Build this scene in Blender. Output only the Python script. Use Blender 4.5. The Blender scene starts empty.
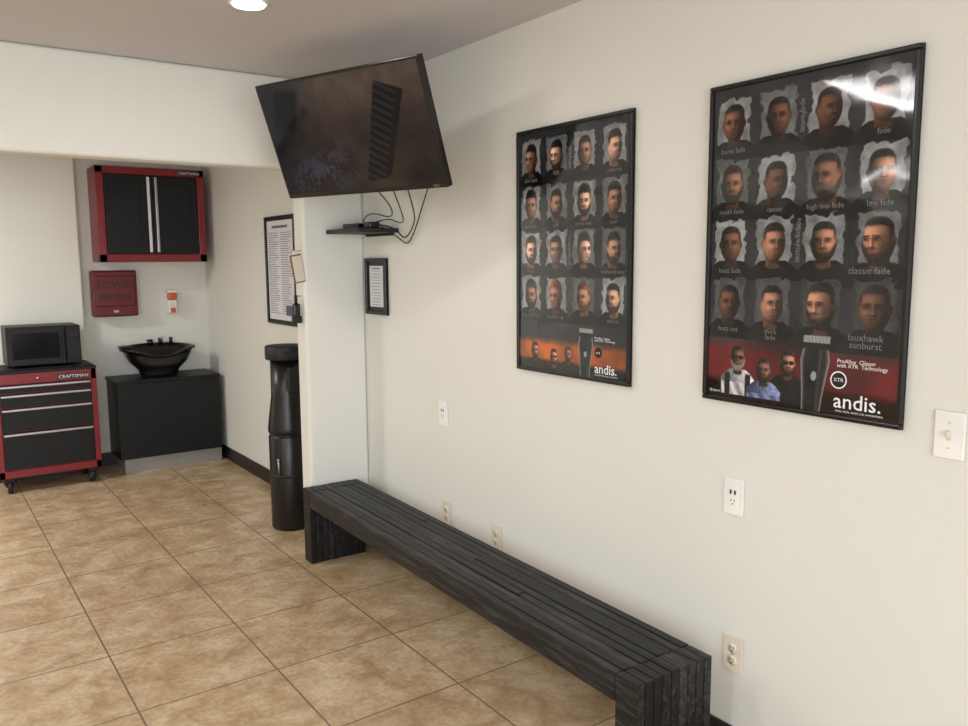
import bpy, bmesh, math, random
import numpy as np
from mathutils import Matrix, Vector
random.seed(7)
C = bpy.context
COL = C.scene.collection

# ------------------------------------------------------------ helpers
def lin(c):
    return tuple(((v/255)/12.92 if v/255 <= .04045 else (((v/255)+.055)/1.055)**2.4) for v in c)

MATS = {}
def mat(name, rgb, rough=.5, metal=0, spec=.5, var=.06, nscale=8, emit=0, bump=0, bscale=60, coat=0, stretch=None):
    if name in MATS: return MATS[name]
    m = bpy.data.materials.new(name); m.use_nodes = True
    nt = m.node_tree; N = nt.nodes; L = nt.links
    p = N['Principled BSDF']
    c = lin(rgb)
    tc = N.new('ShaderNodeTexCoord'); mp = N.new('ShaderNodeMapping')
    L.new(tc.outputs['Object'], mp.inputs[0])
    if stretch: mp.inputs['Scale'].default_value = stretch
    nz = N.new('ShaderNodeTexNoise'); nz.inputs['Scale'].default_value = nscale
    nz.inputs['Detail'].default_value = 4
    L.new(mp.outputs[0], nz.inputs[0])
    r = N.new('ShaderNodeValToRGB')
    r.color_ramp.elements[0].position = .3; r.color_ramp.elements[1].position = .7
    r.color_ramp.elements[0].color = tuple(max(0, v*(1-var)) for v in c)+(1,)
    r.color_ramp.elements[1].color = tuple(min(1, v*(1+var)) for v in c)+(1,)
    L.new(nz.outputs[0], r.inputs[0]); L.new(r.outputs[0], p.inputs['Base Color'])
    p.inputs['Roughness'].default_value = rough
    p.inputs['Metallic'].default_value = metal
    p.inputs['Specular IOR Level'].default_value = spec
    p.inputs['Coat Weight'].default_value = coat
    p.inputs['Coat Roughness'].default_value = .05
    if emit:
        L.new(r.outputs[0], p.inputs['Emission Color'])
        p.inputs['Emission Strength'].default_value = emit
    if bump:
        n2 = N.new('ShaderNodeTexNoise'); n2.inputs['Scale'].default_value = bscale
        L.new(mp.outputs[0], n2.inputs[0])
        b = N.new('ShaderNodeBump'); b.inputs['Strength'].default_value = bump
        b.inputs['Distance'].default_value = .004
        L.new(n2.outputs[0], b.inputs['Height']); L.new(b.outputs[0], p.inputs['Normal'])
    MATS[name] = m
    return m

class B:
    def __init__(s, name, M=None):
        s.name = name; s.bm = bmesh.new(); s.mats = []; s.M = M; s.kids = []
    def mi(s, m):
        if m not in s.mats: s.mats.append(m)
        return s.mats.index(m)
    def _fin(s, tmp, m, T=None, smooth=False):
        if T is not None: bmesh.ops.transform(tmp, matrix=T, verts=tmp.verts)
        bmesh.ops.recalc_face_normals(tmp, faces=tmp.faces)
        i = s.mi(m); vm = {}
        for v in tmp.verts: vm[v] = s.bm.verts.new(v.co)
        for f in tmp.faces:
            try:
                nf = s.bm.faces.new([vm[v] for v in f.verts]); nf.material_index = i; nf.smooth = smooth
            except ValueError: pass
        tmp.free()
    def box(s, lo, hi, m, bev=0, T=None, seg=2, smooth=False):
        t = bmesh.new(); bmesh.ops.create_cube(t, size=1)
        for v in t.verts:
            v.co = Vector([(lo[k]+hi[k])/2 + v.co[k]*(hi[k]-lo[k]) for k in range(3)])
        if bev: bmesh.ops.bevel(t, geom=t.edges[:], offset=bev, segments=seg, affect='EDGES', profile=.5)
        s._fin(t, m, T, smooth)
    def cyl(s, c, r, h, m, axis='Z', r2=None, seg=32, T=None, smooth=True):
        t = bmesh.new()
        bmesh.ops.create_cone(t, cap_ends=True, segments=seg, radius1=r, radius2=r if r2 is None else r2, depth=h)
        R = {'Z': Matrix(), 'X': Matrix.Rotation(math.pi/2, 4, 'Y'), 'Y': Matrix.Rotation(math.pi/2, 4, 'X')}[axis]
        M = Matrix.Translation(c) @ R
        s._fin(t, m, (T @ M) if T is not None else M, smooth)
    def loft(s, rings, m, close=True, cap0=False, cap1=False, smooth=True):
        t = bmesh.new(); vs = [[t.verts.new(p) for p in r] for r in rings]
        n = len(rings[0])
        for a, b in zip(vs, vs[1:]):
            for i in range(n if close else n-1):
                t.faces.new([a[i], a[(i+1) % n], b[(i+1) % n], b[i]])
        if cap0: t.faces.new(vs[0][::-1])
        if cap1: t.faces.new(vs[-1])
        s._fin(t, m, None, smooth)
    def lathe(s, prof, c, m, seg=40, sx=1, sy=1):
        rings = [[(c[0]+r*sx*math.cos(2*math.pi*i/seg), c[1]+r*sy*math.sin(2*math.pi*i/seg), c[2]+z) for i in range(seg)] for r, z in prof]
        s.loft(rings, m, cap0=True, cap1=True)
    def poly(s, pts, z, m):
        vs = [s.bm.verts.new((p[0], p[1], z)) for p in pts]
        a = sum(pts[i][0]*pts[(i+1) % len(pts)][1]-pts[(i+1) % len(pts)][0]*pts[i][1] for i in range(len(pts)))
        if a < 0: vs.reverse()
        f = s.bm.faces.new(vs); f.material_index = s.mi(m)
    def rect(s, x0, y0, x1, y1, z, m): s.poly([(x0, y0), (x1, y0), (x1, y1), (x0, y1)], z, m)
    def ell(s, cx, cy, rx, ry, z, m, n=20):
        s.poly([(cx+rx*math.cos(2*math.pi*i/n), cy+ry*math.sin(2*math.pi*i/n)) for i in range(n)], z, m)
    def text(s, body, x, y, z, size, m, nm='label', align='LEFT', sx=1, T=None, bold=0):
        cu = bpy.data.curves.new(nm, 'FONT'); cu.body = body; cu.size = size; cu.align_x = align
        cu.offset = bold; cu.resolution_u = 2; cu.space_line = .8
        o = bpy.data.objects.new(nm+'_tmp', cu); COL.objects.link(o)
        C.view_layer.update()
        me = bpy.data.meshes.new_from_object(o.evaluated_get(C.evaluated_depsgraph_get()))
        bpy.data.objects.remove(o)
        X = Matrix.Translation((x, y, z)) @ Matrix.Diagonal((sx, 1, 1, 1))
        if T is not None: X = T @ X
        me.transform(X)
        i = s.mi(m); vm = [s.bm.verts.new(v.co) for v in me.vertices]
        for p in me.polygons:
            try:
                f = s.bm.faces.new([vm[k] for k in p.vertices]); f.material_index = i
            except ValueError: pass
        bpy.data.meshes.remove(me)
    def done(s):
        me = bpy.data.meshes.new(s.name); s.bm.to_mesh(me); s.bm.free()
        for m in s.mats: me.materials.append(m)
        o = bpy.data.objects.new(s.name, me); COL.objects.link(o)
        if s.M is not None: o.matrix_world = s.M
        return o

def child(o, parent):
    C.view_layer.update()
    o.parent = parent; o.matrix_parent_inverse = parent.matrix_world.inverted()

def frame_R(y, z, x=2.098):   # things on the right wall, local x -> -Y, y -> Z, z -> -X
    return Matrix(((0, 0, -1, x), (-1, 0, 0, y), (0, 1, 0, z), (0, 0, 0, 1)))
def frame_B(x, z, y):       # things on a wall facing -Y
    return Matrix(((1, 0, 0, x), (0, 0, -1, y), (0, 1, 0, z), (0, 0, 0, 1)))

def tube(name, pts, r, m, parent=None):
    cu = bpy.data.curves.new(name, 'CURVE'); cu.dimensions = '3D'; cu.bevel_depth = r; cu.bevel_resolution = 3
    sp = cu.splines.new('NURBS'); sp.points.add(len(pts)-1)
    for p, q in zip(sp.points, pts): p.co = (*q, 1)
    sp.use_endpoint_u = True; sp.order_u = 3
    cu.materials.append(m)
    o = bpy.data.objects.new(name, cu); COL.objects.link(o)
    if parent:
        o.parent = parent; o.matrix_parent_inverse = parent.matrix_world.inverted()
    return o

# ------------------------------------------------------------ dims
XW = 2.1; H = 2.56; YB = 7.0; XL = -4.5; YF = -3.0; YP = 4.08; TP = .13; XP = 1.742; ZH = 2.10

wallm = mat('wall_paint', (226, 226, 219), .55, var=.012, nscale=1.5, bump=.15, bscale=90, spec=.3)
ceilm = mat('ceiling_paint', (208, 205, 208), .8, var=.02, nscale=2, bump=.2, bscale=120, spec=.2)
blackbase = mat('black_baseboard_paint', (18, 17, 18), .35)
blackpl = mat('black_plastic', (11, 11, 12), .32)
matteblk = mat('matte_black', (15, 15, 17), .55)
whitepl = mat('white_plastic', (240, 240, 238), .3)
ivory = mat('ivory_plastic', (222, 215, 198), .35)
slot = mat('slot_dark', (30, 28, 26), .6)
chrome = mat('brushed_metal', (190, 190, 194), .28, metal=1)

# floor
def floor_mat():
    m = bpy.data.materials.new('ceramic_tile_floor'); m.use_nodes = True
    nt = m.node_tree; N = nt.nodes; L = nt.links; p = N['Principled BSDF']
    g = N.new('ShaderNodeNewGeometry'); mp = N.new('ShaderNodeMapping')
    mp.inputs['Location'].default_value = (-.58+.525*20, -2.99+.52*20, 0)
    L.new(g.outputs['Position'], mp.inputs[0])
    b = N.new('ShaderNodeTexBrick'); b.offset = 0; b.squash = 1
    b.inputs['Scale'].default_value = 1; b.inputs['Brick Width'].default_value = .525
    b.inputs['Row Height'].default_value = .52; b.inputs['Mortar Size'].default_value = .004
    b.inputs['Mortar Smooth'].default_value = .2
    b.inputs['Color1'].default_value = (.44, .44, .44, 1); b.inputs['Color2'].default_value = (.56, .56, .56, 1)
    b.inputs['Mortar'].default_value = (.5, .5, .5, 1)
    L.new(mp.outputs[0], b.inputs['Vector'])
    n1 = N.new('ShaderNodeTexNoise'); n1.inputs['Scale'].default_value = 6; n1.inputs['Detail'].default_value = 9
    n1.inputs['Roughness'].default_value = .68; n1.inputs['Distortion'].default_value = .4
    n2 = N.new('ShaderNodeTexNoise'); n2.inputs['Scale'].default_value = 45; n2.inputs['Detail'].default_value = 5
    L.new(g.outputs['Position'], n1.inputs[0]); L.new(g.outputs['Position'], n2.inputs[0])
    a = N.new('ShaderNodeMath'); a.operation = 'MULTIPLY_ADD'; a.inputs[1].default_value = .35
    L.new(n2.outputs[0], a.inputs[0]); L.new(n1.outputs[0], a.inputs[2])
    a2 = N.new('ShaderNodeMath'); a2.operation = 'MULTIPLY_ADD'; a2.inputs[1].default_value = .35
    L.new(b.outputs['Color'], a2.inputs[0]); L.new(a.outputs[0], a2.inputs[2])
    r = N.new('ShaderNodeValToRGB'); e = r.color_ramp.elements
    e[0].position = .6; e[0].color = lin((146, 118, 87))+(1,)
    e[1].position = 1.0; e[1].color = lin((204, 184, 153))+(1,)
    k = e.new(.82); k.color = lin((180, 153, 118))+(1,)
    L.new(a2.outputs[0], r.inputs[0])
    mx = N.new('ShaderNodeMix'); mx.data_type = 'RGBA'
    L.new(b.outputs['Fac'], mx.inputs[0]); L.new(r.outputs[0], mx.inputs[6])
    mx.inputs[7].default_value = lin((122, 104, 84))+(1,)
    L.new(mx.outputs[2], p.inputs['Base Color'])
    p.inputs['Roughness'].default_value = .33; p.inputs['Specular IOR Level'].default_value = .5
    bu = N.new('ShaderNodeBump'); bu.inputs['Strength'].default_value = .35; bu.inputs['Distance'].default_value = .003; bu.invert = True
    L.new(b.outputs['Fac'], bu.inputs['Height']); L.new(bu.outputs[0], p.inputs['Normal'])
    return m

b = B('floor'); b.box((XL-.1, YF-.1, -.1), (XW+.1, YB+.1, 0), floor_mat()); b.done()
b = B('ceiling'); b.box((XL-.1, YF-.1, H), (XW+.1, YB+.1, H+.1), ceilm); b.done()
b = B('wall_right'); b.box((XW, YF-.1, 0), (XW+.1, YB+.1, H), wallm); b.done()
b = B('wall_back'); b.box((XL-.1, YB, 0), (XW, YB+.1, H), wallm); b.done()
b = B('wall_back_left'); b.box((XL, YB-.09, 0), (1.13, YB, H), wallm, bev=.012); b.done()
b = B('wall_left'); b.box((XL-.1, YF-.1, 0), (XL, YB, H), wallm); b.done()
b = B('wall_front'); x0, x1, z0, z1 = -3.9, 1.5, .35, 2.35
b.box((XL, YF-.1, 0), (XW, YF, z0), wallm); b.box((XL, YF-.1, z1), (XW, YF, H), wallm)
b.box((XL, YF-.1, z0), (x0, YF, z1), wallm); b.box((x1, YF-.1, z0), (XW, YF, z1), wallm); b.done()
b = B('window_1')
al = mat('window_aluminium', (70, 68, 66), .4, metal=.8)
for i in range(5):
    x = x0+(x1-x0)*i/4; b.box((max(x-.03, x0), YF-.08, z0), (min(x+.03, x1), YF-.02, z1), al)
b.box((x0, YF-.08, z0), (x1, YF-.02, z0+.05), al); b.box((x0, YF-.08, z1-.05), (x1, YF-.02, z1), al); b.done()

b = B('wall_partition')
b.box((XP, YP, 0), (XW, YP+TP, ZH+.05), wallm, bev=.02, seg=4)
b.box((XL, YP, ZH), (XW, YP+TP, H), wallm, bev=.02, seg=4)
b.done()
b = B('baseboard_right')
b.box((XW-.012, YF, 0), (XW, YP, .105), blackbase, bev=.003); b.box((XW-.012, YP+TP, 0), (XW, YB, .105), blackbase, bev=.003); b.done()
b = B('baseboard_partition'); b.box((XP+.02, YP-.012, 0), (XW-.013, YP, .105), blackbase, bev=.003); b.done()
b = B('baseboard_back'); b.box((1.13, YB-.012, 0), (XW-.013, YB, .105), blackbase, bev=.003)
b.box((XL, YB-.102, 0), (1.142, YB-.09, .105), blackbase, bev=.003); b.done()

# ------------------------------------------------------------ bench
def wood():
    m = bpy.data.materials.new('black_stained_wood'); m.use_nodes = True
    nt = m.node_tree; N = nt.nodes; L = nt.links; p = N['Principled BSDF']
    g = N.new('ShaderNodeNewGeometry'); tc = N.new('ShaderNodeTexCoord'); mp = N.new('ShaderNodeMapping'); mp.inputs['Scale'].default_value = (45, 4.0, 45)
    L.new(tc.outputs['Object'], mp.inputs[0])
    n = N.new('ShaderNodeTexNoise'); n.inputs['Scale'].default_value = 1.2; n.inputs['Detail'].default_value = 7; n.inputs['Distortion'].default_value = .8
    L.new(mp.outputs[0], n.inputs[0])
    add = N.new('ShaderNodeMath'); add.operation = 'MULTIPLY_ADD'; add.inputs[1].default_value = .3
    L.new(g.outputs['Random Per Island'], add.inputs[0]); L.new(n.outputs[0], add.inputs[2])
    r = N.new('ShaderNodeValToRGB'); e = r.color_ramp.elements
    e[0].position = .4; e[0].color = lin((5, 5, 6))+(1,)
    e[1].position = 1.0; e[1].color = lin((72, 71, 72))+(1,)
    k = e.new(.68); k.color = lin((17, 17, 18))+(1,)
    L.new(add.outputs[0], r.inputs[0]); L.new(r.outputs[0], p.inputs['Base Color'])
    p.inputs['Roughness'].default_value = .48; p.inputs['Specular IOR Level'].default_value = .4
    bu = N.new('ShaderNodeBump'); bu.inputs['Strength'].default_value = .5; bu.inputs['Distance'].default_value = .003
    L.new(n.outputs[0], bu.inputs['Height']); L.new(bu.outputs[0], p.inputs['Normal'])
    return m
wd = wood()
LB = 2.53; WB = .325; bz = .405
b = B('wooden_bench', Matrix.Translation((1.626, 1.535, 0)) @ Matrix.Rotation(math.radians(-1.3), 4, 'Z'))
n = 9; w = WB/n
for i in range(n):
    xa = w*i+.0014; xb = w*(i+1)-.0014
    cuts = [.092]+([random.uniform(.6, 1.9)] if i % 2 else [])+[LB-.092]
    for a, c in zip(cuts, cuts[1:]): b.box((xa, a+.0008, bz-.09), (xb, c-.0008, bz+random.uniform(-.004, .001)), wd, bev=.003)
    for ya, yb in ((0, .09), (LB-.09, LB)):
        b.box((xa, ya, 0.0), (xb, yb, bz+random.uniform(-.002, .001)), wd, bev=.003)
b.done()

# ------------------------------------------------------------ printed pictures = vertex-coloured fine grids
frm = mat('poster_frame_black', (10, 10, 11), .28)
def print_mat(name, emit=0, rough=.06, spec=.7, bump=.3):
    m = bpy.data.materials.new(name); m.use_nodes = True
    nt = m.node_tree; N = nt.nodes; L = nt.links; p = N['Principled BSDF']
    a = N.new('ShaderNodeVertexColor'); a.layer_name = 'print'
    if emit:
        p.inputs['Base Color'].default_value = (.004, .004, .005, 1)
        L.new(a.outputs[0], p.inputs['Emission Color']); p.inputs['Emission Strength'].default_value = emit
    else: L.new(a.outputs[0], p.inputs['Base Color'])
    p.inputs['Roughness'].default_value = rough; p.inputs['Specular IOR Level'].default_value = spec
    if bump:
        n = N.new('ShaderNodeTexNoise'); n.inputs['Scale'].default_value = 3.2; tc = N.new('ShaderNodeTexCoord')
        L.new(tc.outputs['Object'], n.inputs[0])
        bu = N.new('ShaderNodeBump'); bu.inputs['Strength'].default_value = bump; bu.inputs['Distance'].default_value = .02
        L.new(n.outputs[0], bu.inputs['Height']); L.new(bu.outputs[0], p.inputs['Normal'])
    return m
PRINT = print_mat('poster_print')
ptxt = mat('print_text_gray', (120, 120, 122), .07, spec=.6); ptw = mat('print_text_white', (238, 238, 238), .07, spec=.6, var=.02)
pk = mat('print_black', (12, 12, 13), .07, spec=.6)

class Raster:
    def __init__(s, W, Hh, nx, ny, seed):
        s.W, s.H, s.nx, s.ny = W, Hh, nx, ny
        s.x, s.y = np.meshgrid(np.linspace(-W/2, W/2, nx), np.linspace(-Hh/2, Hh/2, ny))
        s.img = np.zeros((ny, nx, 3)); s.r = np.random.RandomState(seed); s.px = W/nx
    def noise(s, cell):
        gx = int(s.W/cell)+3; gy = int(s.H/cell)+3
        g = s.r.rand(gy, gx)
        fx = (s.x+s.W/2)/cell; fy = (s.y+s.H/2)/cell
        ix = fx.astype(int); iy = fy.astype(int); tx = fx-ix; ty = fy-iy
        tx = tx*tx*(3-2*tx); ty = ty*ty*(3-2*ty)
        return (g[iy, ix]*(1-tx)+g[iy, ix+1]*tx)*(1-ty)+(g[iy+1, ix]*(1-tx)+g[iy+1, ix+1]*tx)*ty
    def ss(s, d, soft):
        return np.clip(.5-d/(2*max(soft, s.px*.6)), 0, 1)
    def ell(s, cx, cy, rx, ry, soft=0, rot=0):
        X = s.x-cx; Y = s.y-cy
        if rot: X, Y = X*math.cos(rot)+Y*math.sin(rot), -X*math.sin(rot)+Y*math.cos(rot)
        k = np.sqrt((X/rx)**2+(Y/ry)**2)
        return s.ss((k-1)*min(rx, ry), soft)
    def rect(s, cx, cy, hx, hy, soft=0):
        return s.ss(np.maximum(np.abs(s.x-cx)-hx, np.abs(s.y-cy)-hy), soft)
    def put(s, m, c):
        c = np.array(c, float)
        if c.ndim == 1: c = c[None, None, :]
        m = np.clip(m, 0, 1)
        s.img = s.img*(1-m[..., None])+c*m[..., None]
    def mul(s, m, k): s.img = s.img*(1-np.clip(m, 0, 1)[..., None]*(1-k))

def portrait(R, cx, cy, S, skin, n1, n2, yaw=0, hair=(30, 26, 25), beard=0, vol=.1, shirt=(24, 24, 26), glasses=False, side=1):
    skin = np.array(skin, float); rx, ry = S*.345, S*.5
    hair = np.array(hair, float)
    hw = S*.22+S*.6*np.clip((cy-S*.42-R.y)/(S*.42), 0, 1)**.55
    sh = R.ss(np.abs(R.x-cx)-hw, .0012)*(R.y > cy-S*.98)*(R.y < cy-S*.45)
    shade = .8+.6*np.clip((R.x-cx)*side/S, -.5, .6)
    R.put(sh, np.array(shirt, float)[None, None, :]*shade[..., None]*(.8+.4*n2[..., None]))
    nk = R.ss(np.abs(R.x-cx+yaw*.04*S)-S*.2, .0015)*(R.y > cy-S*.62)*(R.y < cy)
    R.put(nk, skin[None, None, :]*(.42+.25*np.clip((R.x-cx)*side/(S*.2), -1, 1))[..., None])
    R.put(R.ell(cx, cy-S*.60, S*.2, S*.08, .002)*(R.y < cy-S*.5), skin*.5)
    for k in (-1, 1):
        if k*yaw > .7: continue
        R.put(R.ell(cx+k*rx*.98, cy-.01*S, S*.05, S*.095, .001), skin*(.85 if k == side else .4))
    X = (R.x-cx)/rx; Y = (R.y-cy)/ry
    jaw = np.where(Y < 0, 1-.22*Y*Y, 1.0-.05*np.abs(Y))
    Xj = X/jaw; rr = np.abs(Xj)**2.3+np.abs(Y)**2.3
    d = (rr**(1/2.3)-1)*rx
    head = R.ss(d, .0008)
    nz = np.sqrt(np.clip(1-rr, 0, 1))
    lam = np.clip(.68*nz+.55*side*Xj+.2*Y, .08, 1.2)
    rim = np.clip(-side*Xj-.75, 0, 1)*1.4
    tone = .25+1.05*lam+rim*.5
    R.put(head, skin[None, None, :]*tone[..., None]*(.95+.1*n2[..., None]))
    fx = cx+yaw*S*.105; face = head
    def add(m, k): R.img = R.img+(skin*k)[None, None, :]*(m*face)[..., None]
    add(R.ell(fx+side*S*.08, cy+S*.2, S*.15, S*.07, S*.07), .3)
    add(R.ell(fx+side*S*.18, cy-S*.07, S*.07, S*.06, S*.05), .3)
    R.mul(R.ell(fx-side*S*.25, cy-S*.12, S*.06, S*.16, S*.07)*face, .65)
    for k in (-1, 1):
        ex = fx+k*S*.14*(1-.1*abs(yaw))
        R.mul(R.ell(ex, cy+S*.045, S*.085, S*.05, S*.04)*face, .5)
        R.put(R.ell(ex, cy+S*.03, S*.045, S*.014, S*.008)*face*.7, skin*1.0+30)
        R.put(R.ell(ex, cy+S*.032, S*.022, S*.02, S*.008)*face, (16, 12, 11))
        R.put(R.ell(ex, cy+S*.052, S*.055, S*.008, S*.006)*face*.8, (20, 15, 13))
        R.put(R.ell(ex, cy+S*.10, S*.08, S*.014, S*.010, rot=-k*.12)*face*.85, hair*.8)
        if glasses: R.put(R.ell(ex, cy+S*.035, S*.11, S*.075, S*.008), (12, 12, 14))
    if glasses: R.put(R.rect(fx, cy+S*.06, S*.26, S*.012, .0005), (12, 12, 14))
    R.mul(R.ell(fx-side*S*.045, cy-S*.03, S*.03, S*.10, S*.03)*face, .6)
    add(R.ell(fx+side*S*.008, cy-S*.02, S*.016, S*.09, S*.02), .35)
    R.mul(R.ell(fx, cy-S*.13, S*.065, S*.016, S*.018)*face, .45)
    add(R.ell(fx+side*.01*S, cy-S*.095, S*.035, S*.025, S*.02), .25)
    if beard:
        bc = hair*.9 if beard == 1 else np.array((150, 146, 142))
        lim = -.40+.55*np.clip(np.abs(Xj)-.55, 0, 1)/.45*.9
        m = R.ss((rr**(1/2.3)-1.05)*rx, .001)*np.clip((lim-Y)*5, 0, 1)*(Y < .25)
        m = m*(.55+.5*n1)
        R.put(m*.92, bc)
        R.put(R.ell(fx, cy-S*.165, S*.115, S*.018, S*.015)*.75*face, bc)
    R.put(R.ell(fx, cy-S*.212, S*.075, S*.015, S*.01)*face*.8, skin*np.array([.5, .34, .32]))
    R.put(R.ell(fx, cy-S*.24, S*.062, S*.018, S*.012)*face*.8, skin*np.array([.95, .68, .64]))
    R.mul(R.ell(fx, cy-S*.275, S*.05, S*.012, S*.015)*face, .65)
    lim = .60-.12*np.abs(X-yaw*.12)**2
    kx = 1.03; ktop = 1.0+vol
    dh = ((np.abs(X/kx)**2.6+np.abs(np.clip(Y, 0, 9)/ktop)**2.6)**(1/2.6)-1)*rx
    cap = R.ss(dh+(n1-.5)*.003*(vol > .1), .0012)
    m = cap*np.clip((Y-lim)*9+(n1-.5)*.8, 0, 1)
    hc = hair[None, None, :]*(.45+1.3*n1[..., None])*(1.1+1.0*np.clip(side*X, -.5, 1))[..., None]
    R.put(m, hc)
    sd = R.ss((rr**(1/2.3)-1.02)*rx, .001)*np.clip((np.abs(X-yaw*.1)-.74)*7, 0, 1)*np.clip((Y-.02)*2.2, 0, 1)
    R.put(sd*.85, hair)

def make_print(W, Hh, kind):
    f = .014
    iw, ih = W-2*f*.8, Hh-2*f*.8
    R = Raster(iw, ih, 360, 530, 11+kind)
    n1 = R.noise(.0032); n2 = R.noise(.006); n3 = R.noise(.03); n4 = R.noise(.012); n5 = R.noise(.1)
    v = (R.y+Hh/2)/Hh
    R.img[:] = np.array([42, 43, 47])[None, None, :]*(.75+.5*n5[..., None])*(.9+.2*n3[..., None])
    if kind == 0:
        R.put(np.clip((.215-v)/.05, 0, 1)*(.75+.4*n3), np.array([118, 24, 26])[None, None, :]*(.6+.5*n5[..., None]))
        R.put(np.clip((.085-v)/.03, 0, 1), np.array([16, 12, 13]))
    else:
        R.put(np.clip((.15-v)/.03, 0, 1)*(.75+.4*n3), np.array([196, 98, 40])[None, None, :]*(.7+.4*n5[..., None]))
        R.put(np.clip((.065-v)/.02, 0, 1), np.array([14, 12, 12]))
    rnd = random.Random(3+kind)
    sks = [(122, 84, 66), (104, 70, 56), (150, 108, 86), (90, 62, 50)] if kind == 0 else [(186, 146, 122), (160, 118, 94), (136, 100, 82), (196, 156, 134)]
    cols = [-.362, -.125, .12, .362]; rows = [.12, .308, .492, .677]
    for r in range(4):
        for c in range(4):
            cx = W*cols[c]; cy = Hh*(.5-rows[r]); s = Hh*(.114 if kind == 0 else .108)
            big = kind == 0 and ((r >= 2 and c == 3) or (r == 3 and c == 2) or (r == 1 and c == 2))
            if big: s *= 1.15
            w2 = W*.088; h2 = Hh*.070
            g = rnd.choice([120, 150, 100, 165]) if not (kind == 0 and r == 3) else rnd.choice([70, 90])
            d = np.maximum(np.abs(R.x-cx)-w2, np.abs(R.y-cy-Hh*.004)-h2)+(n4-.5)*.012+(n3-.5)*.016
            R.put(R.ss(d, .0015)*.92, np.array([1, 1.01, 1.02])[None, None, :]*(g*(.65+.3*n3+.2*n4))[..., None])
            hair = (26, 23, 22)
            if kind and r == 3 and c in (1, 2): hair = (78, 44, 24)
            portrait(R, cx, cy-Hh*.003, s, sks[rnd.randrange(4)], n1, n2, yaw=rnd.choice([-1.5, -.9, -.3, .4, .9, 1.5]), hair=hair,
                     beard=1 if rnd.random() < .5 else 0, vol=rnd.choice([.0, .04, .1] if kind == 0 else [.12, .2, .3]), side=rnd.choice([-1, 1]))
    def clip(cx, y1, w, tilt):
        y0 = -Hh/2; h = y1-y0
        t = (R.y-y0)/h; cxx = cx+tilt*(t-.5)*h
        u = (R.x-cxx)/(w/2)
        prof = np.interp(t, [0, .3, .7, .84, .86, 1], [.62, .74, 1, .86, .9, .92])
        m = R.ss((np.abs(u)-prof)*w/2, .0008)*(t < 1)
        tone = 22+150*np.clip(np.abs(u/prof), 0, 1)**7+34*np.exp(-((u-.35)/.12)**2)
        R.put(m*(t < .84), np.array([1, 1, 1.04])[None, None, :]*tone[..., None])
        R.put(m*(t >= .84)*(t < .92), (26, 26, 28))
        teeth = 130+70*np.sin((R.x-cxx)*1500)
        R.put(m*(t >= .92), np.array([1, 1, 1])[None, None, :]*teeth[..., None])
        R.put(R.ell(cxx, y0+h*.5, w*.1, h*.06, .001), (150, 152, 156))
    if kind == 0:
        for i, (x, y, s, sk, sh, bd, gl) in enumerate([(-.03, .145, .075, (150, 106, 84), (22, 24, 30), 1, True), (-.30, .145, .078, (104, 68, 54), (205, 205, 208), 2, True), (-.155, .115, .075, (116, 78, 62), (120, 132, 176), 1, False)]):
            cx = W*x; cy = -Hh/2+Hh*y; S = Hh*s
            body = R.ss(np.abs(R.x-cx)-S*.8, .002)*(R.y < cy-S*.85)*(R.y > -Hh/2+Hh*.028)
            fold = .8+.2*np.sin((R.x-cx)*160+(R.y-cy)*90)+.15*n2
            R.put(body, np.array(sh)[None, None, :]*fold[..., None])
            portrait(R, cx, cy, S, sk, n1, n2, .3-.3*i, vol=.0, beard=bd, shirt=sh, glasses=gl)
            if i == 1:
                for k in (-1, 1): R.put(R.rect(cx+k*S*.5, cy-S*1.1, S*.13, S*.48, .001), (30, 30, 34))
        clip(W*.10, -Hh/2+Hh*.235, W*.14, .06)
    else:
        for i, (x, y, s, sk) in enumerate([(-.32, .09, .07, (150, 100, 74)), (-.14, .072, .066, (170, 114, 84)), (-.01, .09, .062, (140, 92, 70))]):
            portrait(R, W*x, -Hh/2+Hh*y, Hh*s, sk, n1, n2, .3-.3*i, vol=.04, beard=1, glasses=(i == 1), shirt=(28, 22, 20))
        clip(W*.14, -Hh/2+Hh*.20, W*.125, .04)
    return R

def sheet(R, z, name, m, parent):
    nx, ny = R.nx, R.ny
    co = np.stack([R.x.ravel(), R.y.ravel(), np.full(nx*ny, z)], 1)
    idx = np.arange(nx*ny).reshape(ny, nx)
    q = np.stack([idx[:-1, :-1].ravel(), idx[:-1, 1:].ravel(), idx[1:, 1:].ravel(), idx[1:, :-1].ravel()], 1)
    me = bpy.data.meshes.new(name)
    me.vertices.add(nx*ny); me.vertices.foreach_set('co', co.ravel())
    me.loops.add(q.size); me.loops.foreach_set('vertex_index', q.ravel().astype(np.int32))
    me.polygons.add(len(q)); me.polygons.foreach_set('loop_start', (np.arange(len(q))*4).astype(np.int32))
    me.update(calc_edges=True)
    ca = me.color_attributes.new('print', 'FLOAT_COLOR', 'POINT')
    s = np.clip(R.img, 0, 255).reshape(-1, 3)/255
    l = np.where(s <= .04045, s/12.92, ((s+.055)/1.055)**2.4)
    ca.data.foreach_set('color', np.concatenate([l, np.ones((len(l), 1))], 1).ravel())
    me.materials.append(m)
    o = bpy.data.objects.new(name, me); COL.objects.link(o); o.parent = parent
    return o

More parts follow.
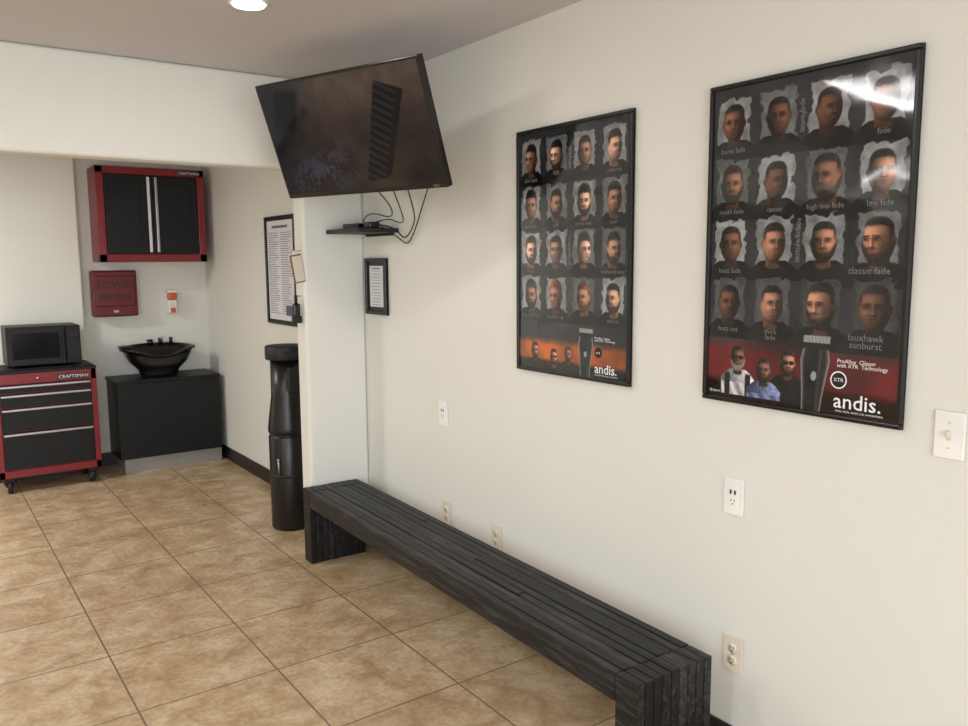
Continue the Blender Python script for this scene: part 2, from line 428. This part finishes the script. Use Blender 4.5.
def poster(yc, zc, W, Hh, kind):
    f = .014
    fr = B('framed_poster', frame_R(yc, zc, 2.096))
    fr.box((-W/2, -Hh/2, 0), (W/2, Hh/2, .008), frm)
    for lo, hi in (((-W/2, -Hh/2), (W/2, -Hh/2+f)), ((-W/2, Hh/2-f), (W/2, Hh/2)), ((-W/2, -Hh/2+f), (-W/2+f, Hh/2-f)), ((W/2-f, -Hh/2+f), (W/2, Hh/2-f))):
        fr.box((lo[0], lo[1], 0), (hi[0], hi[1], .018), frm, bev=.004)
    names = [['burst fade', 'taper fade', 'line up', 'fade'], ['south fade', 'caesar', 'high top fade', 'low fade'],
             ['buzz fade', 'temple fade', 'mohawk fade', 'classic fade'], ['buzz cut', 'thick\nfade', '', 'fauxhawk\nsunburst']]
    if kind: names = [['slick back', 'side part', 'curly top', 'undercut'], ['skin fade', 'quiff', 'comb over', 'taper'],
             ['wave', 'crop fade', 'pompadour', 'textured layer'], ['disconnected', 'brushed up', '', 'sidecut']]
    cols = [-.362, -.125, .12, .362]; rows = [.12, .308, .492, .677]
    for r in range(4):
        for c in range(4):
            cx = W*cols[c]; cy = Hh*(.5-rows[r]); big = kind == 0 and r >= 2 and c >= 2
            nm = names[r][c]
            if not nm: continue
            if c in (1, 2) and r % 2 == 0:
                T = Matrix.Translation((cx+W*(.13 if c == 1 else -.11), cy-Hh*.06, .0106)) @ Matrix.Rotation(math.pi/2, 4, 'Z')
                fr.text(nm, 0, 0, 0, Hh*.024, ptxt, T=T)
            else:
                fr.text(nm, min(cx, W*.33) if big else cx, cy-Hh*.092, .0106, Hh*(.022 if not big else .027), ptxt, align='CENTER')
    z = .0110
    if kind == 0:
        fr.text('andis.', W*.20, -Hh/2+Hh*.036, z, Hh*.060, ptw, bold=.0004, sx=1.05)
        fr.text('every style. every cut. everywhere.', W*.21, -Hh/2+Hh*.024, z, Hh*.010, ptw)
        fr.text('ProAlloy  Clipper\nwith XTR  Technology', W*.21, -Hh/2+Hh*.165, z, Hh*.016, ptw)
        fr.ell(W*.22, -Hh/2+Hh*.115, W*.038, W*.038, .0108, ptw); fr.ell(W*.22, -Hh/2+Hh*.115, W*.032, W*.032, .0110, pk)
        fr.text('XTR', W*.22, -Hh/2+Hh*.110, .0112, Hh*.016, ptw, align='CENTER')
        fr.text('@clippers', -W*.46, -Hh/2+Hh*.03, z, Hh*.010, ptw)
    else:
        fr.text('andis.', W*.22, -Hh/2+Hh*.034, z, Hh*.052, ptw, bold=.0004, sx=1.05)
        fr.text('every style. every cut. everywhere.', W*.22, -Hh/2+Hh*.024, z, Hh*.009, ptw)
        fr.text('ProAlloy  Clipper\nwith XTR  Technology', W*.22, -Hh/2+Hh*.165, z, Hh*.012, ptw)
        fr.ell(W*.25, -Hh/2+Hh*.112, W*.03, W*.03, .0108, pk)
        fr.text('XTR', W*.25, -Hh/2+Hh*.107, .0112, Hh*.012, ptw, align='CENTER')
    fo = fr.done()
    sheet(make_print(W, Hh, kind), .0095, 'picture_sheet', PRINT, fo)
poster(1.378, 1.660, .645, .970, 0)
poster(2.354, 1.653, .650, .968, 1)

# ------------------------------------------------------------ small frames
paper = mat('paper_white', (222, 224, 228), .35, var=.02)
ink = mat('ink', (90, 92, 100), .5)
def doc_frame(name, M, W, Hh, border, mt, dense):
    b = B(name, M); f = border
    b.box((-W/2, -Hh/2, 0), (W/2, Hh/2, .008), frm)
    for lo, hi in (((-W/2, -Hh/2), (W/2, -Hh/2+f)), ((-W/2, Hh/2-f), (W/2, Hh/2)), ((-W/2, -Hh/2+f), (-W/2+f, Hh/2-f)), ((W/2-f, -Hh/2+f), (W/2, Hh/2-f))):
        b.box((lo[0], lo[1], 0), (hi[0], hi[1], .02), frm, bev=.003)
    w = W/2-f-mt; h = Hh/2-f-mt
    b.rect(-w, -h, w, h, .009, paper)
    rnd = random.Random(5)
    y = h*.9
    b.rect(-w*.6, y-h*.05, w*.6, y, .0095, ink); y -= h*.14
    while y > -h*.9:
        if dense:
            for c in range(2):
                xa = -w*.92+c*w*.95
                b.rect(xa, y-h*.012, xa+w*rnd.uniform(.5, .86), y, .0095, ink)
            y -= h*.045
        else:
            b.rect(-w*.7*rnd.uniform(.6, 1), y-h*.02, w*.7*rnd.uniform(.6, 1), y, .0095, ink); y -= h*.15
    if dense: b.rect(w*.3, -h*.9, w*.85, -h*.7, .0097, ink)
    return b.done()
doc_frame('framed_certificate', frame_R(3.925, 1.487), .235, .305, .020, .022, False)
doc_frame('framed_notice', frame_R(5.28, 1.565), .52, .73, .018, .012, True)

# ------------------------------------------------------------ outlets & switch
def outlet(y, z, white=True, usb=False):
    m = whitepl if white else ivory
    b = B('electrical_outlet', frame_R(y, z))
    b.box((-.037, -.06, 0), (.037, .06, .006), m, bev=.0025)
    if usb:
        b.box((-.018, -.035, .005), (.018, .035, .009), m, bev=.001)
        for x in (-.008, .008): b.box((x-.0035, .008, .0085), (x+.0035, .022, .0094), slot)
        for x in (-.006, .006): b.box((x-.001, -.016, .0085), (x+.001, -.007, .0094), slot)
        b.cyl((0, -.023, .009), .0025, .001, slot)
    else:
        for s in (-1, 1):
            b.cyl((0, s*.02, .006), .0165, .005, m, seg=24)
            for x in (-.006, .006): b.box((x-.0012, s*.02-.001, .008), (x+.0012, s*.02+.008, .0092), slot)
            b.cyl((0, s*.02-.008, .0085), .0024, .001, slot)
        b.cyl((0, 0, .0065), .003, .002, chrome)
    b.done()
outlet(1.576, .873, True, True); outlet(3.28, .886, True, True)
outlet(1.56, .352, False); outlet(2.85, .38, False); outlet(3.26, .39, False)
b = B('light_switch', frame_R(.94, 1.181))
b.box((-.037, -.06, 0), (.037, .06, .006), whitepl, bev=.0025)
b.box((-.006, -.013, .005), (.006, .013, .008), ivory, bev=.001)
b.box((-.004, -.002, .007), (.004, .010, .02), ivory, bev=.0015)
for s in (-1, 1): b.cyl((0, s*.032, .0065), .003, .002, ivory)
b.done()

# ------------------------------------------------------------ TV
h_ = Vector((-.325, .946, 0)).normalized()
d_ = Vector((.946*.353, .325*.353, -.937)).normalized()
h_ = (h_-d_*h_.dot(d_)).normalized()
u_ = -h_; v_ = -d_; n_ = u_.cross(v_)
ctr = Vector((1.583, 3.20, 2.156))
M = Matrix(((u_.x, v_.x, n_.x, ctr.x), (u_.y, v_.y, n_.y, ctr.y), (u_.z, v_.z, n_.z, ctr.z), (0, 0, 0, 1)))
W, Hh = .942, .512
b = B('flat_screen_tv', M)
b.box((-W/2, -Hh/2, -.028), (W/2, Hh/2, .006), blackpl, bev=.004)
b.box((-W*.33, -Hh*.42, -.065), (W*.33, Hh*.28, -.026), blackpl, bev=.012)
b.box((-.11, -.11, -.08), (.11, .11, -.064), matteblk, bev=.003)
b.text('VIZIO', W/2-.075, -Hh/2+.006, .0068, .013, chrome)
tv = b.done()
# screen painted in dim emissive colours: brown field, ribbed dark shape, bluish patches
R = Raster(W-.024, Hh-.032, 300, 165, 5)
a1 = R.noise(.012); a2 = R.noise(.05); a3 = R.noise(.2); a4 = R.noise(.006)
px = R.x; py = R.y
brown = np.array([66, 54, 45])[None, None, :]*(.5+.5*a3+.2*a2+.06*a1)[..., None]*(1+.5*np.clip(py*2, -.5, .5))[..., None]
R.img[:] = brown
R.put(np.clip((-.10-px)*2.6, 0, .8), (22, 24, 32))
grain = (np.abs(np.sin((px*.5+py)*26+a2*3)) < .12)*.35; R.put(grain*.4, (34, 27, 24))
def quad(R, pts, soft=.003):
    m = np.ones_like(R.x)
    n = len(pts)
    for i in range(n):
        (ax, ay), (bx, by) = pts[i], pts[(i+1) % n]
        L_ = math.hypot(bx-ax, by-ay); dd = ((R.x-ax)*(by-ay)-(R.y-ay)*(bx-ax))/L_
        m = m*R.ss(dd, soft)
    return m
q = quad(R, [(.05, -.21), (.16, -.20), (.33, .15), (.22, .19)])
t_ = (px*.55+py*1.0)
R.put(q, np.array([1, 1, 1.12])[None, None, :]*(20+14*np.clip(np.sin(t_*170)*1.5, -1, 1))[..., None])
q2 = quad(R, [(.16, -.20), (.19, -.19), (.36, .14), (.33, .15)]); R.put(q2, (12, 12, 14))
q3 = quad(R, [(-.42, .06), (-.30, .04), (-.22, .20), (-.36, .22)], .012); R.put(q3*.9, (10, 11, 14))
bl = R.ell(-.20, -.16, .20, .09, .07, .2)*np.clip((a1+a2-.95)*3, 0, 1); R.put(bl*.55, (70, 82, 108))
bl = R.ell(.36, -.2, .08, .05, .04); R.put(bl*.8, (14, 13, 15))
sheet(R, .0066, 'screen', print_mat('tv_screen_emission', emit=.7, rough=.05, spec=.25, bump=0), tv).location = (0, .004, 0)
b = B('mount_arm')
bk = ctr-n_*.085
b.box((XW-.012, 3.52, 2.08), (XW, 3.66, 2.30), matteblk, bev=.003)
def bar(b, p, q, r, m):
    p = Vector(p); q = Vector(q); d = q-p
    T = Matrix.Translation((p+q)/2) @ d.to_track_quat('Z', 'Y').to_matrix().to_4x4()
    t = bmesh.new(); bmesh.ops.create_cube(t, size=1)
    for v in t.verts: v.co = Vector((v.co.x*r, v.co.y*r, v.co.z*d.length))
    b._fin(t, m, T)
bar(b, (XW-.01, 3.59, 2.21), (1.93, 3.50, 2.20), .03, matteblk)
bar(b, (1.93, 3.50, 2.20), tuple(bk), .03, matteblk)
b.cyl((1.93, 3.50, 2.20), .022, .06, matteblk)
child(b.done(), tv)

# ------------------------------------------------------------ shelf, box, cables
b = B('wall_shelf')
b.box((1.87, 3.69, 1.768), (XW, 4.07, 1.79), matteblk, bev=.003)
b.box((XW-.010, 3.74, 1.755), (XW, 4.04, 1.769), matteblk, bev=.001)
b.done()
b = B('media_player')
b.box((1.93, 3.83, 1.79), (2.06, 3.99, 1.818), blackpl, bev=.005)
b.box((1.925, 3.84, 1.797), (1.931, 3.9, 1.81), slot); b.done()
b = B('power_adapter'); b.box((1.95, 3.72, 1.79), (2.01, 3.79, 1.822), blackpl, bev=.008)
b.cyl((1.98, 3.795, 1.805), .006, .02, blackpl, axis='Y'); b.done()
e = bpy.data.objects.new('power_cables', None); COL.objects.link(e); e.location = (2.0, 3.5, 1.9)
C.view_layer.update()
tube('cable_1', [(1.87, 3.22, 1.98), (2.0, 3.36, 1.86), (2.07, 3.48, 1.80), (2.06, 3.56, 1.72), (2.04, 3.63, 1.80), (1.98, 3.74, 1.81)], .0035, blackpl, e)
tube('cable_2', [(1.84, 3.32, 2.0), (1.98, 3.42, 1.83), (2.02, 3.52, 1.80), (2.0, 3.62, 1.84), (1.98, 3.74, 1.815)], .003, blackpl, e)
tube('cable_3', [(1.80, 3.45, 2.0), (1.95, 3.5, 1.9), (2.02, 3.6, 1.83), (1.95, 3.7, 1.87), (1.97, 3.85, 1.83), (2.0, 3.85, 1.81)], .003, blackpl, e)
tube('cable_4', [(2.08, 3.30, 2.07), (2.085, 3.42, 1.9), (2.08, 3.5, 1.76), (2.085, 3.58, 1.70), (2.085, 3.66, 1.74), (2.06, 3.8, 1.80)], .003, blackpl, e)

# ------------------------------------------------------------ hanging items on the partition's side
b = B('hanging_plaque')
cream = mat('cream_board', (226, 216, 198), .5); brownm = mat('brown_edge', (120, 80, 46), .5)
T = Matrix.Translation((1.692, YP+.0, 1.68)) @ Matrix.Rotation(math.radians(-9), 4, 'Y') @ Matrix.Rotation(math.radians(15), 4, 'Z')
b.box((-.036, -.006, -.17), (.036, .006, -.02), brownm, bev=.004, T=T)
b.box((-.031, -.0075, -.163), (.031, -.0055, -.028), cream, bev=.0005, T=T)
b.box((-.012, -.005, -.03), (.012, .005, .0), cream, bev=.003, T=T)
b.cyl((1.714, YP+.03, 1.68), .003, .06, chrome, axis='X'); b.cyl((1.688, YP+.015, 1.68), .003, .04, chrome, axis='Y'); b.done()
b = B('hanging_brush')
b.box((1.692, YP+.035, 1.33), (1.731, YP+.065, 1.40), blackpl, bev=.008)
b.cyl((1.711, YP+.05, 1.42), .009, .05, blackpl); b.cyl((1.722, YP+.05, 1.44), .003, .04, chrome, axis='X')
b.box((1.688, YP+.035, 1.295), (1.736, YP+.065, 1.333), matteblk, bev=.003); b.done()

# ------------------------------------------------------------ pedestal trash can
b = B('pedestal_trash_can')
c = (1.852, 4.66, 0)
b.lathe([(.112, 0), (.118, .012), (.118, .572), (.114, .580), (.108, .582), (.108, .592), (.117, .595), (.120, .605), (.119, .63), (.108, .72), (.098, .79), (.094, .82), (.093, 1.045)], c, blackpl)
b.lathe([(.095, 1.04), (.118, 1.043), (.121, 1.05), (.121, 1.118), (.117, 1.124), (.06, 1.128), (.005, 1.13)], c, matteblk)
b.lathe([(.1205, .33), (.1205, .345)], c, matteblk)
b.box((c[0]-.065, c[1]-.128, 1.06), (c[0]+.065, c[1]-.085, 1.10), slot, bev=.004)
b.box((c[0]-.03, c[1]-.105, .84), (c[0]+.03, c[1]-.07, 1.0), matteblk, bev=.008)
b.cyl((c[0]-.1, c[1]-.08, .40), .005, .09, chrome); b.cyl((c[0]-.1, c[1]-.08, .445), .009, .012, chrome)
b.done()

# ------------------------------------------------------------ back wall items
red = mat('tool_red_enamel', (122, 13, 24), .38, var=.05, coat=.2)
dred = mat('dark_red_plastic', (100, 15, 24), .35)
dred2 = mat('dark_red_print', (60, 12, 18), .4)
blk = mat('black_enamel', (9, 10, 12), .45, spec=.35)
lbl = mat('label_white', (225, 225, 225), .4)
fx = frame_B(1.63, 1.99, YB-.002)
b = B('wall_tool_cabinet', fx); w, h, dp = .40, .36, .30
b.box((-w, -h, 0), (w, h, dp-.02), red, bev=.006)
b.box((-w, h-.055, dp-.03), (w, h, dp), red, bev=.004); b.box((-w, -h, dp-.03), (w, -h+.06, dp), red, bev=.004)
b.box((-w, -h, dp-.03), (-w+.055, h, dp), red, bev=.004); b.box((w-.055, -h, dp-.03), (w, h, dp), red, bev=.004)
b.box((-w+.06, -h+.065, dp-.02), (-.004, h-.06, dp+.004), blk, bev=.005)
b.box((.004, -h+.065, dp-.02), (w-.06, h-.06, dp+.004), blk, bev=.005)
for s in (-1, 1):
    b.box((s*.028-.010, -h+.075, dp+.003), (s*.028+.010, h-.07, dp+.02), lbl if s < 0 else chrome, bev=.004)
    b.box((s*.19-.11, -h+.12, dp+.003), (s*.19+.10, h-.12, dp+.006), blk, bev=.003)
b.box((w-.20, h-.045, dp), (w-.03, h-.012, dp+.002), slot)
b.text('CRAFTSMAN', w-.195, h-.038, dp+.003, .028, lbl)
b.done()
b = B('paper_towel_dispenser', frame_B(1.36, 1.385, YB-.002))
b.box((-.165, -.18, 0), (.165, .18, .11), dred, bev=.012)
b.box((-.145, -.10, .108), (.145, .14, .116), dred, bev=.006)
b.text('TOWEL', 0, .04, .1168, .085, dred2, align='CENTER', bold=.003); b.text('SERVICE', 0, -.05, .1168, .065, dred2, align='CENTER', bold=.003)
b.box((-.12, -.182, .02), (.12, -.176, .09), slot); b.box((-.02, -.15, .11), (.02, -.13, .118), chrome, bev=.003); b.done()
org = mat('orange_soap', (196, 92, 50), .3); cl = mat('clear_plastic', (226, 222, 218), .25)
b = B('soap_dispenser', frame_B(1.80, 1.30, YB-.002))
b.box((-.04, -.10, 0), (.04, .10, .03), cl, bev=.006)
b.box((-.036, .02, .028), (.036, .085, .085), org, bev=.012)
b.box((-.036, -.085, .028), (.036, .02, .08), cl, bev=.010)
b.box((-.018, -.085, .078), (.018, -.045, .084), org, bev=.002)
b.box((-.04, .078, .0), (.04, .102, .088), cl, bev=.006); b.done()

cb = mat('black_laminate', (15, 15, 17), .45, spec=.35); toe = mat('toe_kick_metal', (150, 148, 145), .4, metal=.3)
b = B('base_cabinet')
b.box((1.27, 6.60, .11), (2.05, 6.985, .70), cb, bev=.003); b.box((1.26, 6.59, .70), (2.055, 6.985, .725), cb, bev=.004)
b.box((1.30, 6.625, 0), (2.05, 6.985, .111), toe); b.done()
def bowl():
    b = B('shampoo_bowl'); cx, cy, z0 = 1.63, 6.79, .725; seg = 56
    def ring(rx, ry, z, dip=0, off=0):
        pts = []
        for i in range(seg):
            a = 2*math.pi*i/seg; ca, sa = math.cos(a), math.sin(a)
            q = .8
            x = rx*math.copysign(abs(ca)**q, ca); y = ry*math.copysign(abs(sa)**q, sa)
            fr = max(0, -sa)**8
            pts.append((cx+x, cy+off+y+(fr*.05 if dip else 0), z-dip*fr+(.02*max(0, sa)**2 if dip else 0)))
        return pts
    rings = [ring(.14, .11, z0), ring(.145, .115, z0+.02), ring(.15, .115, z0+.05), ring(.18, .13, z0+.08), ring(.22, .15, z0+.12), ring(.245, .165, z0+.17, .02), ring(.26, .172, z0+.205, .05),
             ring(.285, .185, z0+.213, .055), ring(.285, .185, z0+.23, .055), ring(.262, .165, z0+.228, .055), ring(.24, .15, z0+.20, .045), ring(.20, .125, z0+.14), ring(.12, .08, z0+.10), ring(.03, .02, z0+.095)]
    b.loft(rings, blackpl, cap0=True, cap1=True)
    b.cyl((cx, cy, z0+.097), .022, .006, chrome)
    b.cyl((cx+.06, cy+.15, z0+.26), .018, .05, blackpl); b.cyl((cx-.02, cy+.15, z0+.255), .022, .04, blackpl)
    b.cyl((cx+.06, cy+.13, z0+.285), .008, .09, chrome, axis='Y'); b.box((cx-.05, cy+.14, z0+.27), (cx+.0, cy+.155, z0+.28), blackpl, bev=.003)
    b.cyl((cx+.14, cy+.14, z0+.26), .014, .06, blackpl)
    b.box((cx-.285, cy-.03, z0+.225), (cx-.20, cy+.08, z0+.25), blackpl, bev=.01)
    b.done()
bowl()

b = B('rolling_tool_chest'); x0, x1, y0, y1, za, zb = .455, 1.11, 6.48, 6.89, .115, .88
b.box((x0, y0+.02, za), (x1, y1, zb-.02), red, bev=.006)
b.box((x0-.004, y0+.005, za), (x1+.004, y0+.04, za+.055), red, bev=.004)
b.box((x0-.004, y0+.005, zb-.10), (x1+.004, y0+.04, zb-.02), red, bev=.004)
for xa, xb in ((x0-.004, x0+.035), (x1-.035, x1+.004)): b.box((xa, y0+.005, za), (xb, y0+.04, zb-.02), red, bev=.004)
b.box((x0-.006, y0, zb-.025), (x1+.006, y1, zb), blk, bev=.006)
b.box((x0+.02, y0+.02, zb), (x1-.02, y1-.02, zb+.006), matteblk, bev=.002)
dz = [(za+.065, za+.325), (za+.335, za+.50), (za+.51, za+.60), (za+.61, za+.665)]
for a, c_ in dz:
    b.box((x0+.04, y0-.004, a), (x1-.04, y0+.03, c_), blk, bev=.004)
    b.box((x0+.04, y0-.022, c_-.022), (x1-.04, y0-.002, c_-.004), chrome, bev=.005)
T = frame_B(0, 0, y0+.004)
b.box((x1-.25, y0+.002, zb-.085), (x1-.05, y0+.006, zb-.048), slot)
b.text('CRAFTSMAN', x1-.245, zb-.078, .003, .034, lbl, T=T); b.cyl(((x0+x1)/2-.05, y0+.004, zb-.062), .01, .012, chrome, axis='Y')
b.box((x1, y0+.08, zb-.18), (x1+.02, y0+.32, zb-.15), chrome, bev=.006)
for xx in (x0+.06, x1-.06):
    for yy in (y0+.06, y1-.07):
        b.cyl((xx, yy, .05), .05, .028, matteblk, axis='X'); b.cyl((xx, yy, .05), .018, .036, chrome, axis='X')
        b.box((xx-.025, yy-.03, .085), (xx+.025, yy+.03, .116), matteblk, bev=.003)
        for s in (-1, 1): b.box((xx+s*.022-.003, yy-.018, .045), (xx+s*.022+.003, yy+.018, .09), matteblk)
b.done()
mwg = mat('microwave_glass', (5, 5, 6), .12, spec=.2)
b = B('microwave_oven'); x0, x1, y0, y1, za = .56, 1.035, 6.54, 6.86, .898
b.box((x0, y0+.02, za), (x1, y1, za+.28), blk, bev=.008)
b.box((x0, y0, za+.004), (x1-.10, y0+.022, za+.276), blk, bev=.005)
b.box((x1-.097, y0, za+.004), (x1, y0+.022, za+.276), blk, bev=.004)
b.box((x0+.035, y0-.002, za+.05), (x1-.14, y0+.002, za+.235), mwg)
b.box((x1-.125, y0-.025, za+.04), (x1-.110, y0-.012, za+.24), blk, bev=.005)
for zz in (za+.06, za+.22): b.box((x1-.125, y0-.02, zz-.008), (x1-.110, y0+.002, zz+.008), blackpl)
for i in range(3):
    for j in range(4): b.box((x1-.083+i*.026, y0-.002, za+.05+j*.03), (x1-.065+i*.026, y0+.001, za+.07+j*.03), matteblk)
b.box((x1-.083, y0-.002, za+.2), (x1-.013, y0+.001, za+.235), slot)
for xx in (x0+.04, x1-.04):
    for yy in (y0+.05, y1-.04): b.cyl((xx, yy, za-.006), .014, .012, matteblk)
b.done()

# ------------------------------------------------------------ ceiling lamps
glow = mat('lamp_glow', (255, 250, 240), .5, emit=9, var=0)
b = B('recessed_ceiling_light')
lx, ly = 1.11, 3.02
b.lathe([(.058, -.002), (.070, -.006), (.073, -.001), (.073, .0), (.058, .0)], (lx, ly, H), whitepl)
b.cyl((lx, ly, H-.006), .057, .006, glow); b.done()
tubeglow = mat('fluorescent_glow', (255, 255, 255), .5, emit=10, var=0)
def fixture(cx, cy, z, lx, ly):
    b = B('fluorescent_light_fixture')
    b.box((cx-lx/2, cy-ly/2, z), (cx+lx/2, cy+ly/2, min(z+.06, H)), whitepl, bev=.004)
    b.box((cx-lx/2+.02, cy-ly/2+.02, z-.012), (cx+lx/2-.02, cy+ly/2-.02, z+.004), tubeglow, bev=.004)
    if z < H-.1:
        for s in (-1, 1): b.cyl((cx+s*lx*.35, cy, (z+.06+H)/2), .004, H-z-.06, chrome)
    b.done()
fixture(-.25, 2.3, H-.06, 1.2, .26); fixture(-3.0, 3.7, 2.28, 1.3, .14); fixture(-2.6, .6, H-.06, 1.2, .3); fixture(-1.0, 5.6, H-.06, 1.2, .3)  # all unseen, set for poster glare; last one added to light the alcove

def area(name, loc, rot, sx, sy, pw, col=(1, 1, 1)):
    l = bpy.data.lights.new(name, 'AREA'); l.shape = 'RECTANGLE'; l.size = sx; l.size_y = sy; l.energy = pw; l.color = col
    o = bpy.data.objects.new(name, l); COL.objects.link(o); o.location = loc; o.rotation_euler = rot; return o
area('window_daylight', (-1.2, YF+.02, 1.35), (math.radians(90), 0, 0), 5.3, 1.95, 152, (.94, .97, 1))
area('fixture_lamp', (-.25, 2.3, H-.08), (0, 0, 0), 1.1, .2, 8, (1, .98, .97))
area('fixture_lamp.001', (-2.6, .6, H-.08), (0, 0, 0), 1.1, .26, 58, (.98, .98, 1))
area('fixture_lamp.002', (-3.0, 3.7, 2.26), (0, 0, 0), 1.2, .12, 8, (.97, .98, 1))
area('alcove_fill_lamp', (-1.0, 5.6, H-.08), (0, 0, 0), 1.1, .26, 52, (1, .98, .95))  # unseen lamp added to brighten the alcove
area('recessed_lamp', (lx, ly, H-.012), (0, 0, 0), .11, .11, 4, (1, .96, .92))

wld = bpy.data.worlds.new('sky'); C.scene.world = wld; wld.use_nodes = True
bgn = wld.node_tree.nodes['Background']; bgn.inputs[0].default_value = (.85, .92, 1, 1); bgn.inputs[1].default_value = 1.5

# ------------------------------------------------------------ camera
cam = bpy.data.cameras.new('camera'); co = bpy.data.objects.new('camera', cam); COL.objects.link(co)
R = Vector((.8135, -.5816, -.0069)).normalized(); F = Vector((.5762, .8076, -.1249)).normalized(); U = R.cross(F).normalized()
Mc = Matrix(((R.x, U.x, -F.x, 0), (R.y, U.y, -F.y, 0), (R.z, U.z, -F.z, 1.62), (0, 0, 0, 1)))
co.matrix_world = Mc
cam.sensor_width = 36; cam.lens = 811/968*36; cam.clip_start = .02
C.scene.camera = co
C.scene.view_settings.view_transform = 'Standard'
C.scene.view_settings.exposure = 0
